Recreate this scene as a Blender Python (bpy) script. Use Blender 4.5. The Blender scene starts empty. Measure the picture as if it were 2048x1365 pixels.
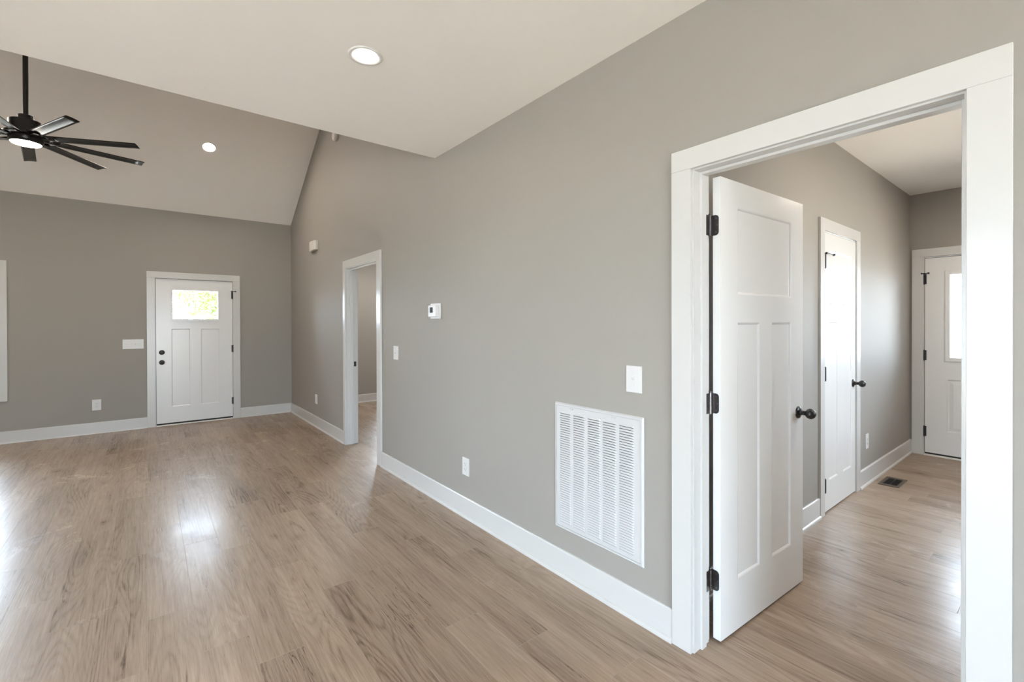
import bpy, bmesh, math, random
from mathutils import Vector, Matrix
R = math.radians
scn = bpy.context.scene
COL = scn.collection

# ------------------------------------------------------------------ camera
EYE = Vector((0.0, 0.0, 1.403))
F_PX, V0 = 917.198, 653.393
yaw, pitch, roll = R(38.4233), R(-0.2737), R(-0.1707)
fw0 = Vector((math.sin(yaw), math.cos(yaw), 0)); rt0 = Vector((math.cos(yaw), -math.sin(yaw), 0)); up0 = Vector((0, 0, 1))
fw = fw0 * math.cos(pitch) + up0 * math.sin(pitch)
up1 = up0 * math.cos(pitch) - fw0 * math.sin(pitch)
rt = rt0 * math.cos(roll) + up1 * math.sin(roll)
up = up1 * math.cos(roll) - rt0 * math.sin(roll)
cam_d = bpy.data.cameras.new('camera')
cam = bpy.data.objects.new('camera', cam_d); COL.objects.link(cam)
m3 = Matrix((rt, up, -fw)).transposed()
cam.matrix_world = Matrix.Translation(EYE) @ m3.to_4x4()
cam_d.sensor_fit = 'HORIZONTAL'; cam_d.sensor_width = 36.0
cam_d.lens = F_PX / 2048 * 36.0
cam_d.shift_y = -(682.5 - V0) / 2048
cam_d.clip_start = 0.02; cam_d.clip_end = 200
scn.camera = cam

# ------------------------------------------------------------------ world, exposure
SKY = 5.0
world = bpy.data.worlds.new('world'); scn.world = world; world.use_nodes = True
bgn = world.node_tree.nodes['Background']
bgn.inputs[0].default_value = (0.77, 0.90, 1.08, 1); 
# bright overcast sky, brighter towards the street (+Y)
wn, wl = world.node_tree.nodes, world.node_tree.links
wtc = wn.new('ShaderNodeTexCoord'); wsx = wn.new('ShaderNodeSeparateXYZ'); wl.new(wtc.outputs['Generated'], wsx.inputs[0])
wmr = wn.new('ShaderNodeMapRange'); wl.new(wsx.outputs['Y'], wmr.inputs['Value'])
for k_, v_ in (('From Min', -1.0), ('From Max', 1.0), ('To Min', SKY*0.98), ('To Max', SKY*1.62)): wmr.inputs[k_].default_value = v_
wl.new(wmr.outputs[0], bgn.inputs[1])
vs = scn.view_settings
vs.view_transform = 'Standard'; vs.look = 'None'; vs.gamma = 1.0; vs.use_curve_mapping = False
vs.exposure = 2.04
cy = scn.cycles
cy.max_bounces = 14; cy.diffuse_bounces = 8; cy.glossy_bounces = 5; cy.transmission_bounces = 8; cy.transparent_max_bounces = 12
cy.caustics_reflective = True; cy.caustics_refractive = False
cy.sample_clamp_indirect = 8.0
try: cy.use_denoising = True
except Exception: pass

# ------------------------------------------------------------------ key dimensions (metres, floor z=0)
WX = 1.8104          # face of the long wall
WT = 0.1156          # partition thickness
WB = WX + WT         # its far face
FY = 8.0188          # far (entry) wall face
CY = 3.2729          # edge of the flat ceiling
CZ = 2.7385          # flat ceiling height
EZ = 3.0074          # eave height of the vault
SL = 0.6315          # vault slope
RY = (FY + CY) / 2; RZ = EZ + SL * (FY - RY)   # ridge
LX = -4.3            # unseen side wall
BY = -3.6            # unseen rear wall
HY = 1.216           # closet wall of the hall
HX = 6.478           # end wall of the hall
HZ = 2.785           # hall ceiling
HS = -0.75           # unseen hall side wall
R2Y = 8.17           # far wall of second room
LAMP = (1.0, 0.87, 0.73)

def portal(name, loc, rot, sx, sy):
    """daylight opening: guides the sky's light through a window"""
    ld = bpy.data.lights.new(name, 'AREA'); ld.shape = 'RECTANGLE'; ld.size = sx; ld.size_y = sy
    ld.cycles.is_portal = True
    o = bpy.data.objects.new(name, ld); COL.objects.link(o); o.location = loc; o.rotation_euler = rot
    return o
sun_d = bpy.data.lights.new('sun', 'SUN'); sun_d.energy = 16.0; sun_d.angle = R(1.0); sun_d.color = (1.0, 0.94, 0.86)
sun = bpy.data.objects.new('sun', sun_d); COL.objects.link(sun); sun.rotation_euler = (R(32), 0, R(12))   # high, from behind the house
# (light leaves an area lamp along its -Z)
portal('daylight_patio', (-0.55, BY - 0.10, 1.06), (R(90), 0, 0), 3.4, 2.0)
portal('daylight_side', (LX - 0.10, 0.45, 1.06), (R(90), 0, R(-90)), 2.1, 2.0)  # portal of the side glazing added to light the long wall
portal('daylight_far', (-2.35, FY + 0.13, 1.34), (R(90), 0, R(180)), 1.9, 1.5)
portal('daylight_room', (4.3, R2Y + 0.13, 1.32), (R(90), 0, R(180)), 1.7, 1.65)
portal('daylight_entry', (0.54, FY + 0.06, 1.695), (R(90), 0, R(180)), 0.57, 0.43)
portal('daylight_added_hall', (4.1, HS-0.13, 1.6), (R(90), 0, 0), 1.2, 1.0)  # portal of the unseen window added to brighten the hall
portal('daylight_hall', (HX + 0.06, 0.62, 1.47), (R(90), 0, R(90)), 0.57, 0.87)

# ------------------------------------------------------------------ materials
MATS = {}
def mat(name, color, rough=0.5, metal=0.0, spec=0.5, bump=None, emit=None, trans=0.0, vary=0.0):
    m = bpy.data.materials.new(name); m.use_nodes = True
    nt = m.node_tree; b = nt.nodes['Principled BSDF']
    b.inputs['Base Color'].default_value = (*color, 1)
    b.inputs['Roughness'].default_value = rough
    b.inputs['Metallic'].default_value = metal
    b.inputs['Specular IOR Level'].default_value = spec
    if trans: b.inputs['Transmission Weight'].default_value = trans
    if emit:
        b.inputs['Emission Color'].default_value = (*emit[0], 1); b.inputs['Emission Strength'].default_value = emit[1]
    tc = nt.nodes.new('ShaderNodeTexCoord')
    if bump:
        n = nt.nodes.new('ShaderNodeTexNoise'); n.inputs['Scale'].default_value = bump[0]; n.inputs['Detail'].default_value = 3
        nt.links.new(tc.outputs['Object'], n.inputs['Vector'])
        bp = nt.nodes.new('ShaderNodeBump'); bp.inputs['Strength'].default_value = bump[1]; bp.inputs['Distance'].default_value = bump[2]
        nt.links.new(n.outputs['Fac'], bp.inputs['Height']); nt.links.new(bp.outputs['Normal'], b.inputs['Normal'])
    if vary:
        n = nt.nodes.new('ShaderNodeTexNoise'); n.inputs['Scale'].default_value = 1.7; n.inputs['Detail'].default_value = 5
        nt.links.new(tc.outputs['Object'], n.inputs['Vector'])
        mr = nt.nodes.new('ShaderNodeMapRange')
        mr.inputs['To Min'].default_value = 1 - vary; mr.inputs['To Max'].default_value = 1 + vary
        nt.links.new(n.outputs['Fac'], mr.inputs['Value'])
        vm = nt.nodes.new('ShaderNodeVectorMath'); vm.operation = 'SCALE'; vm.inputs[0].default_value = color
        nt.links.new(mr.outputs[0], vm.inputs['Scale']); nt.links.new(vm.outputs[0], b.inputs['Base Color'])
    MATS[name] = m
    return m

mat('wall_paint', (0.350, 0.330, 0.300), 0.60, bump=(420, 0.08, 0.0005), spec=0.20, vary=0.012)
mat('ceiling_paint', (0.895, 0.87, 0.832), 0.85, bump=(260, 0.12, 0.0006), spec=0.25, vary=0.01)
mat('trim_paint', (0.62, 0.615, 0.60), 0.24, spec=0.45)
mat('door_paint', (0.775, 0.772, 0.762), 0.20, spec=0.40)
mat('plastic_white', (0.70, 0.695, 0.685), 0.34)
mat('plastic_cream', (0.66, 0.64, 0.61), 0.38)
mat('grille_enamel', (0.60, 0.60, 0.60), 0.34)
mat('black_metal', (0.013, 0.012, 0.012), 0.32, metal=0.0, spec=0.6, bump=(90, 0.1, 0.0003))
mat('hinge_steel', (0.15, 0.14, 0.14), 0.30, metal=0.95, bump=(180, 0.25, 0.0004))
mat('hinge_pin_steel', (0.25, 0.24, 0.24), 0.22, metal=1.0)
mat('screw_steel', (0.28, 0.28, 0.28), 0.3, metal=1.0)
mat('plank_edge', (0.40, 0.33, 0.27), 0.9, spec=0.1)  # colour lightened to stand for bevelled edges catching light
mat('bronze', (0.030, 0.024, 0.020), 0.38, metal=0.6)
mat('fan_black', (0.006, 0.0055, 0.005), 0.30, spec=0.34)
mat('dark_void', (0.03, 0.03, 0.03), 0.9)
mat('filter_shade_grey', (0.17, 0.17, 0.17), 0.95, bump=(300, 0.5, 0.002))
mat('register_bronze', (0.10, 0.075, 0.055), 0.45, metal=0.3)
mat('lcd', (0.022, 0.020, 0.017), 0.5, spec=0.2)
mat('sweep_gap_black', (0.015, 0.015, 0.015), 0.7)  # door sweeps, and the dark strips standing for shaded door gaps
mat('threshold_metal', (0.72, 0.71, 0.69), 0.4, metal=0.0)
E_KITCHEN, E_VAULT, E_FAN, E_HALL, E_ROOM = 16.0, 185.0, 14.0, 135.0, 270.0
mat('diffuser_kitchen', (0.9, 0.9, 0.9), 0.4, emit=(LAMP, E_KITCHEN))
mat('diffuser_vault', (0.9, 0.9, 0.9), 0.4, emit=(LAMP, E_VAULT))
mat('diffuser_hall', (0.9, 0.9, 0.9), 0.4, emit=(LAMP, E_HALL))
mat('added_room_emitter', (0.9, 0.9, 0.9), 0.4, emit=((1.0, 0.93, 0.86), E_ROOM))  # emitter of the lamp added in the far room
mat('fan_diffuser', (0.9, 0.9, 0.9), 0.4, emit=((1.0, 0.88, 0.76), E_FAN))
mat('leaf_green', (0.085, 0.125, 0.030), 0.8, vary=0.2, spec=0.1)
mat('bark', (0.11, 0.08, 0.06), 0.9, bump=(30, 0.6, 0.01))
mat('bounce_ground', (0.40, 0.37, 0.33), 0.95, vary=0.15)  # ground tone picked for the light it bounces indoors, not lawn
mat('brick_out', (0.5, 0.48, 0.45), 0.8)

def glass_mat():
    m = bpy.data.materials.new('window_glass'); m.use_nodes = True; nt = m.node_tree
    nt.nodes.remove(nt.nodes['Principled BSDF']); out = nt.nodes['Material Output']
    t = nt.nodes.new('ShaderNodeBsdfTransparent'); t.inputs[0].default_value = (0.95, 0.97, 0.96, 1)
    g = nt.nodes.new('ShaderNodeBsdfGlossy'); g.inputs['Roughness'].default_value = 0.02
    f = nt.nodes.new('ShaderNodeFresnel'); f.inputs[0].default_value = 1.45
    mx = nt.nodes.new('ShaderNodeMixShader')
    nt.links.new(f.outputs[0], mx.inputs[0]); nt.links.new(t.outputs[0], mx.inputs[1]); nt.links.new(g.outputs[0], mx.inputs[2])
    nt.links.new(mx.outputs[0], out.inputs[0]); MATS['window_glass'] = m
glass_mat()

def floor_mat():
    m = bpy.data.materials.new('oak_planks'); m.use_nodes = True; nt = m.node_tree; N = nt.nodes; L = nt.links
    b = N['Principled BSDF']
    def nd(t, **kw):
        n = N.new(t)
        for k, v in kw.items(): setattr(n, k, v)
        return n
    def math_(op, a, bb=None, clamp=False):
        n = nd('ShaderNodeMath', operation=op); n.use_clamp = clamp
        for i, x in enumerate((a, bb)):
            if x is None: continue
            if isinstance(x, (int, float)): n.inputs[i].default_value = x
            else: L.new(x, n.inputs[i])
        return n.outputs[0]
    at = nd('ShaderNodeAttribute'); at.attribute_name = 'plank'
    sp = nd('ShaderNodeSeparateXYZ'); L.new(at.outputs['Vector'], sp.inputs[0])
    r1, r2, r3 = sp.outputs
    tc = nd('ShaderNodeTexCoord')
    off = nd('ShaderNodeVectorMath', operation='SCALE'); L.new(at.outputs['Vector'], off.inputs[0]); off.inputs['Scale'].default_value = 37.0
    ad = nd('ShaderNodeVectorMath', operation='ADD'); L.new(tc.outputs['Object'], ad.inputs[0]); L.new(off.outputs[0], ad.inputs[1])
    def mapped(sx, sy, sz=1.0):
        v = nd('ShaderNodeVectorMath', operation='MULTIPLY'); L.new(ad.outputs[0], v.inputs[0]); v.inputs[1].default_value = (sx, sy, sz); return v.outputs[0]
    def noise(vec, scale, detail, rough=0.5, dist=0.0):
        n = nd('ShaderNodeTexNoise'); L.new(vec, n.inputs['Vector']); n.inputs['Scale'].default_value = scale
        n.inputs['Detail'].default_value = detail; n.inputs['Roughness'].default_value = rough; n.inputs['Distortion'].default_value = dist
        return n.outputs['Fac']
    def rng(v, a, bb, c=0.0, d=1.0):
        n = nd('ShaderNodeMapRange'); L.new(v, n.inputs['Value'])
        for k, x in zip(('From Min', 'From Max', 'To Min', 'To Max'), (a, bb, c, d)): n.inputs[k].default_value = x
        return n.outputs[0]
    # growth rings: contour lines of a field stretched along the plank
    field = noise(mapped(4.2, 0.50), 1.0, 1.5, 0.4, 0.10)
    wob = noise(mapped(30.0, 5.0), 1.0, 3.0, 0.6)
    ring = math_('SINE', math_('ADD', math_('MULTIPLY', field, 230.0), math_('MULTIPLY', wob, 3.5)))
    ring = math_('POWER', rng(ring, -1.0, 1.0), 2.2)
    ringmask = rng(noise(mapped(3.4, 0.55, 2.0), 1.3, 2.0), 0.40, 0.60)
    ring = math_('MULTIPLY', ring, ringmask)
    fibre = noise(mapped(210.0, 7.0), 1.0, 5.0, 0.72)
    fibre2 = noise(mapped(60.0, 1.8), 1.0, 4.0, 0.65)
    broad = noise(mapped(5.0, 0.8), 1.0, 3.0, 0.6)
    # open pores: short dark dashes
    pore = rng(noise(mapped(330.0, 22.0), 1.0, 2.0, 0.5), 0.60, 0.72)
    # dark cracks / mineral streaks along the grain
    streak = noise(mapped(17.0, 1.25, 3.0), 1.0, 5.0, 0.62, 1.1)
    streak = math_('POWER', rng(streak, 0.615, 0.78), 1.3)
    thin = noise(mapped(42.0, 1.5, 5.0), 1.0, 3.0, 0.5, 1.4)
    thin = rng(math_('ABSOLUTE', math_('SUBTRACT', thin, 0.5)), 0.0, 0.022, 1.0, 0.0)
    thin = math_('MULTIPLY', thin, rng(noise(mapped(7.0, 1.6, 7.0), 1.0, 2.0), 0.56, 0.68))
    # small knots
    vo = nd('ShaderNodeTexVoronoi'); L.new(mapped(3.4, 2.1), vo.inputs['Vector']); vo.inputs['Scale'].default_value = 1.35
    sepk = nd('ShaderNodeSeparateColor'); L.new(vo.outputs['Color'], sepk.inputs[0])
    kd = math_('ADD', vo.outputs['Distance'], math_('MULTIPLY', math_('SUBTRACT', noise(mapped(60, 30), 1.0, 3.0), 0.5), 0.06))
    on = math_('GREATER_THAN', sepk.outputs[0], 0.50)
    knot = math_('MULTIPLY', rng(kd, 0.010, 0.038, 1.0, 0.0), on)
    halo = math_('MULTIPLY', math_('POWER', rng(kd, 0.02, 0.26, 1.0, 0.0), 2.0), on)
    # darkness amount
    d = math_('MULTIPLY', math_('SUBTRACT', fibre, 0.5), 1.0)
    d = math_('ADD', d, math_('MULTIPLY', math_('SUBTRACT', fibre2, 0.5), 0.85))
    d = math_('ADD', d, math_('MULTIPLY', math_('SUBTRACT', broad, 0.5), 0.9))
    d = math_('ADD', d, math_('MULTIPLY', ring, 0.22))
    d = math_('ADD', d, math_('MULTIPLY', pore, 0.10))
    d = math_('ADD', d, math_('MULTIPLY', streak, 0.62))
    d = math_('ADD', d, math_('MULTIPLY', thin, 0.55))
    d = math_('ADD', d, math_('MULTIPLY', halo, 0.38))
    d = math_('ADD', d, math_('MULTIPLY', math_('SUBTRACT', r2, 0.5), 0.20))
    d = math_('ADD', d, 0.30, True)
    cr = nd('ShaderNodeValToRGB'); L.new(d, cr.inputs[0])
    e = cr.color_ramp.elements
    e[0].position = 0.0; e[0].color = (0.435, 0.334, 0.252, 1)
    e[1].position = 1.0; e[1].color = (0.075, 0.048, 0.032, 1)
    k = cr.color_ramp.elements.new(0.45); k.color = (0.312, 0.230, 0.169, 1)
    k = cr.color_ramp.elements.new(0.72); k.color = (0.200, 0.140, 0.096, 1)
    mx = nd('ShaderNodeMix', data_type='RGBA'); L.new(math_('MULTIPLY', knot, 0.9), mx.inputs[0]); L.new(cr.outputs[0], mx.inputs[6]); mx.inputs[7].default_value = (0.030, 0.018, 0.011, 1)
    L.new(mx.outputs[2], b.inputs['Base Color'])
    rr = math_('ADD', 0.30, math_('MULTIPLY', fibre, 0.16))
    L.new(rr, b.inputs['Roughness']); b.inputs['Specular IOR Level'].default_value = 0.16
    # satin wear layer: thin coat, smudged here and there
    smudge = noise(tc.outputs['Object'], 2.3, 6.0, 0.68, 0.8)
    streaky = noise(mapped(60.0, 14.0), 1.0, 5.0, 0.7, 0.4)
    b.inputs['Coat Weight'].default_value = 0.36; b.inputs['Coat IOR'].default_value = 1.5
    L.new(math_('ADD', rng(smudge, 0.35, 0.65, 0.11, 0.23), math_('MULTIPLY', streaky, 0.10)), b.inputs['Coat Roughness'])
    hgt = math_('ADD', math_('MULTIPLY', fibre, 0.6), math_('MULTIPLY', fibre2, 0.5))
    bp = nd('ShaderNodeBump'); bp.inputs['Strength'].default_value = 0.20; bp.inputs['Distance'].default_value = 0.0010
    L.new(hgt, bp.inputs['Height']); L.new(bp.outputs[0], b.inputs['Normal'])
    bc = nd('ShaderNodeBump'); bc.inputs['Strength'].default_value = 0.30; bc.inputs['Distance'].default_value = 0.0008
    L.new(math_('ADD', math_('MULTIPLY', streaky, 0.7), math_('MULTIPLY', fibre2, 0.3)), bc.inputs['Height']); L.new(bc.outputs[0], b.inputs['Coat Normal'])
    MATS['oak_planks'] = m
floor_mat()

# ------------------------------------------------------------------ mesh helpers
class MB:
    def __init__(s): s.bm = bmesh.new(); s.mats = []
    def mi(s, name):
        if name not in s.mats: s.mats.append(name)
        return s.mats.index(name)
    def face(s, pts, m=0, smooth=False):
        vs_ = [s.bm.verts.new(p) for p in pts]
        f = s.bm.faces.new(vs_); f.material_index = m; f.smooth = smooth; return f
    def box(s, a, b, bevel=0.0, m=0, seg=2):
        x0, y0, z0 = (min(a[i], b[i]) for i in range(3)); x1, y1, z1 = (max(a[i], b[i]) for i in range(3))
        v = [s.bm.verts.new(p) for p in ((x0,y0,z0),(x1,y0,z0),(x1,y1,z0),(x0,y1,z0),(x0,y0,z1),(x1,y0,z1),(x1,y1,z1),(x0,y1,z1))]
        fs = [s.bm.faces.new([v[i] for i in q]) for q in ((0,3,2,1),(4,5,6,7),(0,1,5,4),(1,2,6,5),(2,3,7,6),(3,0,4,7))]
        for f in fs: f.material_index = m
        if bevel > 0:
            es = list({e for f in fs for e in f.edges})
            r = bmesh.ops.bevel(s.bm, geom=es, offset=bevel, segments=seg, profile=0.5, affect='EDGES')
            for f in r['faces']: f.smooth = True; f.material_index = m
    def prism(s, prof, axis, a, b, m=0, smooth=False, cap=True):
        """extrude a 2-D profile (list of (p,q)) along an axis from a to b"""
        def P(p, q, t):
            return {'x': (t, p, q), 'y': (p, t, q), 'z': (p, q, t)}[axis]
        A = [s.bm.verts.new(P(p, q, a)) for p, q in prof]; B = [s.bm.verts.new(P(p, q, b)) for p, q in prof]
        n = len(prof)
        for i in range(n):
            f = s.bm.faces.new((A[i], A[(i+1) % n], B[(i+1) % n], B[i])); f.material_index = m; f.smooth = smooth
        if cap:
            for V in (A[::-1], B):
                f = s.bm.faces.new(V); f.material_index = m
    def lathe(s, prof, seg=32, M=None, m=0, smooth=True, sharp=None):
        """prof: (r,z) list turned about z; M: matrix"""
        M = M or Matrix()
        rings = []
        for r, z in prof:
            if r < 1e-6: rings.append([s.bm.verts.new(M @ Vector((0, 0, z)))])
            else: rings.append([s.bm.verts.new(M @ Vector((r*math.cos(2*math.pi*i/seg), r*math.sin(2*math.pi*i/seg), z))) for i in range(seg)])
        for A, B in zip(rings, rings[1:]):
            for i in range(seg):
                j = (i+1) % seg
                if len(A) == 1 and len(B) == 1: continue
                if len(A) == 1: q = (A[0], B[i], B[j])
                elif len(B) == 1: q = (A[i], B[0], A[j])
                else: q = (A[i], B[i], B[j], A[j])
                f = s.bm.faces.new(q); f.smooth = smooth; f.material_index = m
    def cyl(s, r, a, b, seg=24, m=0):
        a, b = Vector(a), Vector(b); d = b - a; L = d.length
        M = Matrix.Translation(a) @ d.to_track_quat('Z', 'Y').to_matrix().to_4x4()
        s.lathe([(0, 0), (r, 0)], seg, M, m, False); s.lathe([(r, 0), (r, L)], seg, M, m, True); s.lathe([(r, L), (0, L)], seg, M, m, False)
    def build(s, name, mats, parent=None, M=None, normals=True):
        if normals: bmesh.ops.recalc_face_normals(s.bm, faces=s.bm.faces[:])
        me = bpy.data.meshes.new(name); s.bm.to_mesh(me); s.bm.free()
        if isinstance(mats, str): mats = [mats]
        for x in mats: me.materials.append(MATS[x])
        o = bpy.data.objects.new(name, me); COL.objects.link(o)
        if parent is not None: o.parent = parent
        if M is not None: o.matrix_local = M
        return o

def tag(o, label, cat, group=None, kind=None):
    o['label'] = label; o['category'] = cat
    if group: o['group'] = group
    if kind: o['kind'] = kind
    return o
def empty(name, loc=(0, 0, 0), M=None):
    o = bpy.data.objects.new(name, None); COL.objects.link(o); o.empty_display_size = 0.05
    if M is not None: o.matrix_world = M
    else: o.location = loc
    return o
def frame_M(origin, xdir, ydir):
    """matrix with local x along xdir, local y along ydir, z up"""
    x = Vector(xdir).normalized(); y = Vector(ydir).normalized(); z = x.cross(y)
    M = Matrix((x, y, z)).transposed().to_4x4(); M.translation = Vector(origin); return M

# ------------------------------------------------------------------ walls
def grid_wall(mb, axis, at, thick, u0, u1, z0, z1, holes):
    """slab perpendicular to axis, cells outside the holes; holes: (ua,ub,za,zb)"""
    us = sorted({u0, u1, *[h[0] for h in holes], *[h[1] for h in holes]}); zs = sorted({z0, z1, *[h[2] for h in holes], *[h[3] for h in holes]})
    def P(u, z, t): return (at + t, u, z) if axis == 'x' else (u, at + t, z)
    solid = {}
    for i in range(len(us)-1):
        for j in range(len(zs)-1):
            uc, zc = (us[i]+us[i+1])/2, (zs[j]+zs[j+1])/2
            solid[i, j] = not any(h[0] < uc < h[1] and h[2] < zc < h[3] for h in holes)
    for (i, j), s_ in solid.items():
        if not s_: continue
        a, b, c, d = us[i], us[i+1], zs[j], zs[j+1]
        mb.face([P(a, c, 0), P(b, c, 0), P(b, d, 0), P(a, d, 0)]); mb.face([P(a, d, thick), P(b, d, thick), P(b, c, thick), P(a, c, thick)])
        if not solid.get((i-1, j), False): mb.face([P(a, c, 0), P(a, d, 0), P(a, d, thick), P(a, c, thick)])
        if not solid.get((i+1, j), False): mb.face([P(b, c, 0), P(b, c, thick), P(b, d, thick), P(b, d, 0)])
        if not solid.get((i, j-1), False): mb.face([P(a, c, 0), P(a, c, thick), P(b, c, thick), P(b, c, 0)])
        if not solid.get((i, j+1), False): mb.face([P(a, d, 0), P(b, d, 0), P(b, d, thick), P(a, d, thick)])

JT = 0.018   # jamb board
# openings (jamb face to jamb face)
N0, N1, NZ = 0.2221, 1.0424, 2.0521      # near doorway in the long wall
D0, D1, DZ = 4.4550, 5.3880, 2.0521      # far doorway in the long wall
E0, E1, EZ_ = 0.0800, 0.9970, 2.0560     # entry door (x range) in far wall
C0_, C1_, CZ_ = 3.8630, 4.5920, 2.0780   # closet door (x range) in hall wall
X0_, X1_, XZ_ = 0.1750, 1.0985, 2.0990   # end door (y range) in hall end wall
G0, G1, GZ0, GZ1 = 1.318, 1.858, 0.288, 0.938   # return grille opening

def mkwall(name, label, build, material='wall_paint'):
    mb = MB(); build(mb); o = mb.build(name, material); tag(o, label, 'wall', kind='structure'); return o

def w_right(mb):
    grid_wall(mb, 'x', WX, WT, BY, R2Y + 0.2, 0, EZ, [(N0-JT, N1+JT, -1, NZ+JT), (D0-JT, D1+JT, -1, DZ+JT), (G0, G1, GZ0, GZ1)])
    mb.prism([(CY-0.12, EZ), (FY+0.2, EZ), (FY, EZ + 0.02), (RY, RZ+0.05), (CY-0.12, EZ+0.02)], 'x', WX, WX+WT)
mkwall('wall_right', 'long grey gable wall with the return air grille and two doorways', w_right)
def w_front(mb):
    grid_wall(mb, 'y', FY, 0.15, LX-0.15, WX, 0, EZ+0.1, [(E0-JT, E1+JT, -1, EZ_+JT), (-3.30, -1.405, 0.593, 2.09)])
mkwall('wall_front', 'grey far wall holding the white entry door', w_front)
def w_left(mb):
    grid_wall(mb, 'x', LX-0.15, 0.15, BY-0.15, FY+0.15, 0, EZ, [(-0.6, 1.5, 0.04, 2.08)])
    mb.prism([(CY-0.12, EZ), (FY, EZ), (RY, RZ+0.05)], 'x', LX-0.15, LX)
mkwall('wall_left', 'grey side wall of the living room, opposite the long wall', w_left)
def w_back(mb):
    grid_wall(mb, 'y', BY-0.15, 0.15, LX-0.15, WX+WT, 0, EZ, [(-2.25, 1.15, 0.04, 2.08)])
mkwall('wall_back', 'grey rear wall behind the camera with the patio opening', w_back)
mkwall('wall_hall', 'grey hall wall with the narrow closet door', lambda mb: grid_wall(mb, 'y', HY, 0.11, WB, HX+0.15, 0, 3.1, [(C0_-JT, C1_+JT, -1, CZ_+JT)]))
mkwall('wall_hall_end', 'grey end wall of the hall around the glazed door', lambda mb: grid_wall(mb, 'x', HX, 0.15, HS-0.1, HY, 0, 3.1, [(X0_-JT, X1_+JT, -1, XZ_+JT)]))
mkwall('wall_hall_side', 'grey side wall of the hall opposite the closet', lambda mb: grid_wall(mb, 'y', HS-0.1, 0.1, WB, HX, 0, 3.1, [(3.5, 4.7, 1.1, 2.1)]))
mkwall('wall_room_front', 'grey window wall of the room beyond the far doorway', lambda mb: grid_wall(mb, 'y', R2Y, 0.15, WB, 6.0, 0, 3.0, [(3.45, 5.15, 0.5, 2.15)]))
mkwall('wall_room_side', 'grey side wall of the room beyond the far doorway', lambda mb: grid_wall(mb, 'x', 5.6, 0.1, HY+0.11, R2Y, 0, 3.0, []))

# ceilings
mb = MB(); mb.prism([(BY-0.15, CZ), (CY, CZ), (CY, EZ), (CY-0.12, EZ), (CY-0.12, CZ+0.2), (BY-0.15, CZ+0.2)], 'x', LX-0.15, WX)
tag(mb.build('ceiling', 'ceiling_paint'), 'flat off-white ceiling over the near half of the living room', 'ceiling', kind='structure')
mb = MB()
mb.prism([(CY-0.12, EZ), (CY, EZ), (RY, RZ), (FY+0.15, EZ-SL*0.15), (FY+0.15, EZ-SL*0.15+0.2), (RY, RZ+0.22), (CY-0.12, EZ+0.15)], 'x', LX-0.15, WX)
tag(mb.build('ceiling_vault', 'ceiling_paint'), 'sloping vaulted ceiling above the fan and entry door', 'ceiling', kind='structure')
mb = MB(); mb.box((WB, HS-0.1, HZ), (HX, HY, HZ+0.15)); tag(mb.build('ceiling_hall', 'ceiling_paint'), 'flat white ceiling of the hall beyond the open door', 'ceiling', kind='structure')
mb = MB(); mb.box((WB, HY+0.11, 2.74), (5.6, R2Y, 2.9)); tag(mb.build('ceiling_room', 'ceiling_paint'), 'flat ceiling of the room beyond the far doorway', 'ceiling', kind='structure')

# floor: 7-inch planks, 4 ft long
def build_floor():
    rnd = random.Random(11)
    bm = bmesh.new(); lay = bm.faces.layers.float_vector.new('plank')
    PW, PL, c, dz = 0.18, 1.22, 0.0009, 0.0005
    joints = {0: 2.78, 1: 2.362, 2: 2.132, -1: 3.60, -3: 3.30, 6: 1.85, 7: 1.543, 8: 1.177, 9: 2.013, 5: 2.55, 4: 1.30, 3: 1.70, -2: 2.95}
    k0, k1 = math.floor((LX-0.2+0.01)/PW), math.ceil((HX+0.3)/PW)
    for k in range(k0, k1):
        xa = -0.01 + PW*k; xb = xa+PW
        ph = joints.get(k, rnd.uniform(0, PL)) % PL
        y = BY-0.3 - ((BY-0.3-ph) % PL)
        while y < R2Y+0.15:
            ya, yb = y, y+PL
            rv = Vector((rnd.random(), rnd.random(), rnd.random()))
            o = [(xa, ya), (xb, ya), (xb, yb), (xa, yb)]; i_ = [(xa+c, ya+c), (xb-c, ya+c), (xb-c, yb-c), (xa+c, yb-c)]
            O = [bm.verts.new((*p, -dz)) for p in o]; I = [bm.verts.new((*p, 0)) for p in i_]
            fs = [bm.faces.new(I)] + [bm.faces.new((O[q], O[(q+1) % 4], I[(q+1) % 4], I[q])) for q in range(4)]
            for f in fs: f[lay] = rv
            for f in fs[1:]: f.material_index = 1
            y += PL
    V = [bm.verts.new(p) for p in ((LX-0.2, BY-0.3, -0.12), (HX+0.3, BY-0.3, -0.12), (HX+0.3, R2Y+0.2, -0.12), (LX-0.2, R2Y+0.2, -0.12))]
    bm.faces.new(V[::-1])
    me = bpy.data.meshes.new('floor'); bm.to_mesh(me); bm.free(); me.materials.append(MATS['oak_planks']); me.materials.append(MATS['plank_edge'])
    o = bpy.data.objects.new('floor', me); COL.objects.link(o)
    tag(o, 'light brown oak plank floor running through all the rooms', 'floor', kind='structure')
build_floor()

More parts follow.
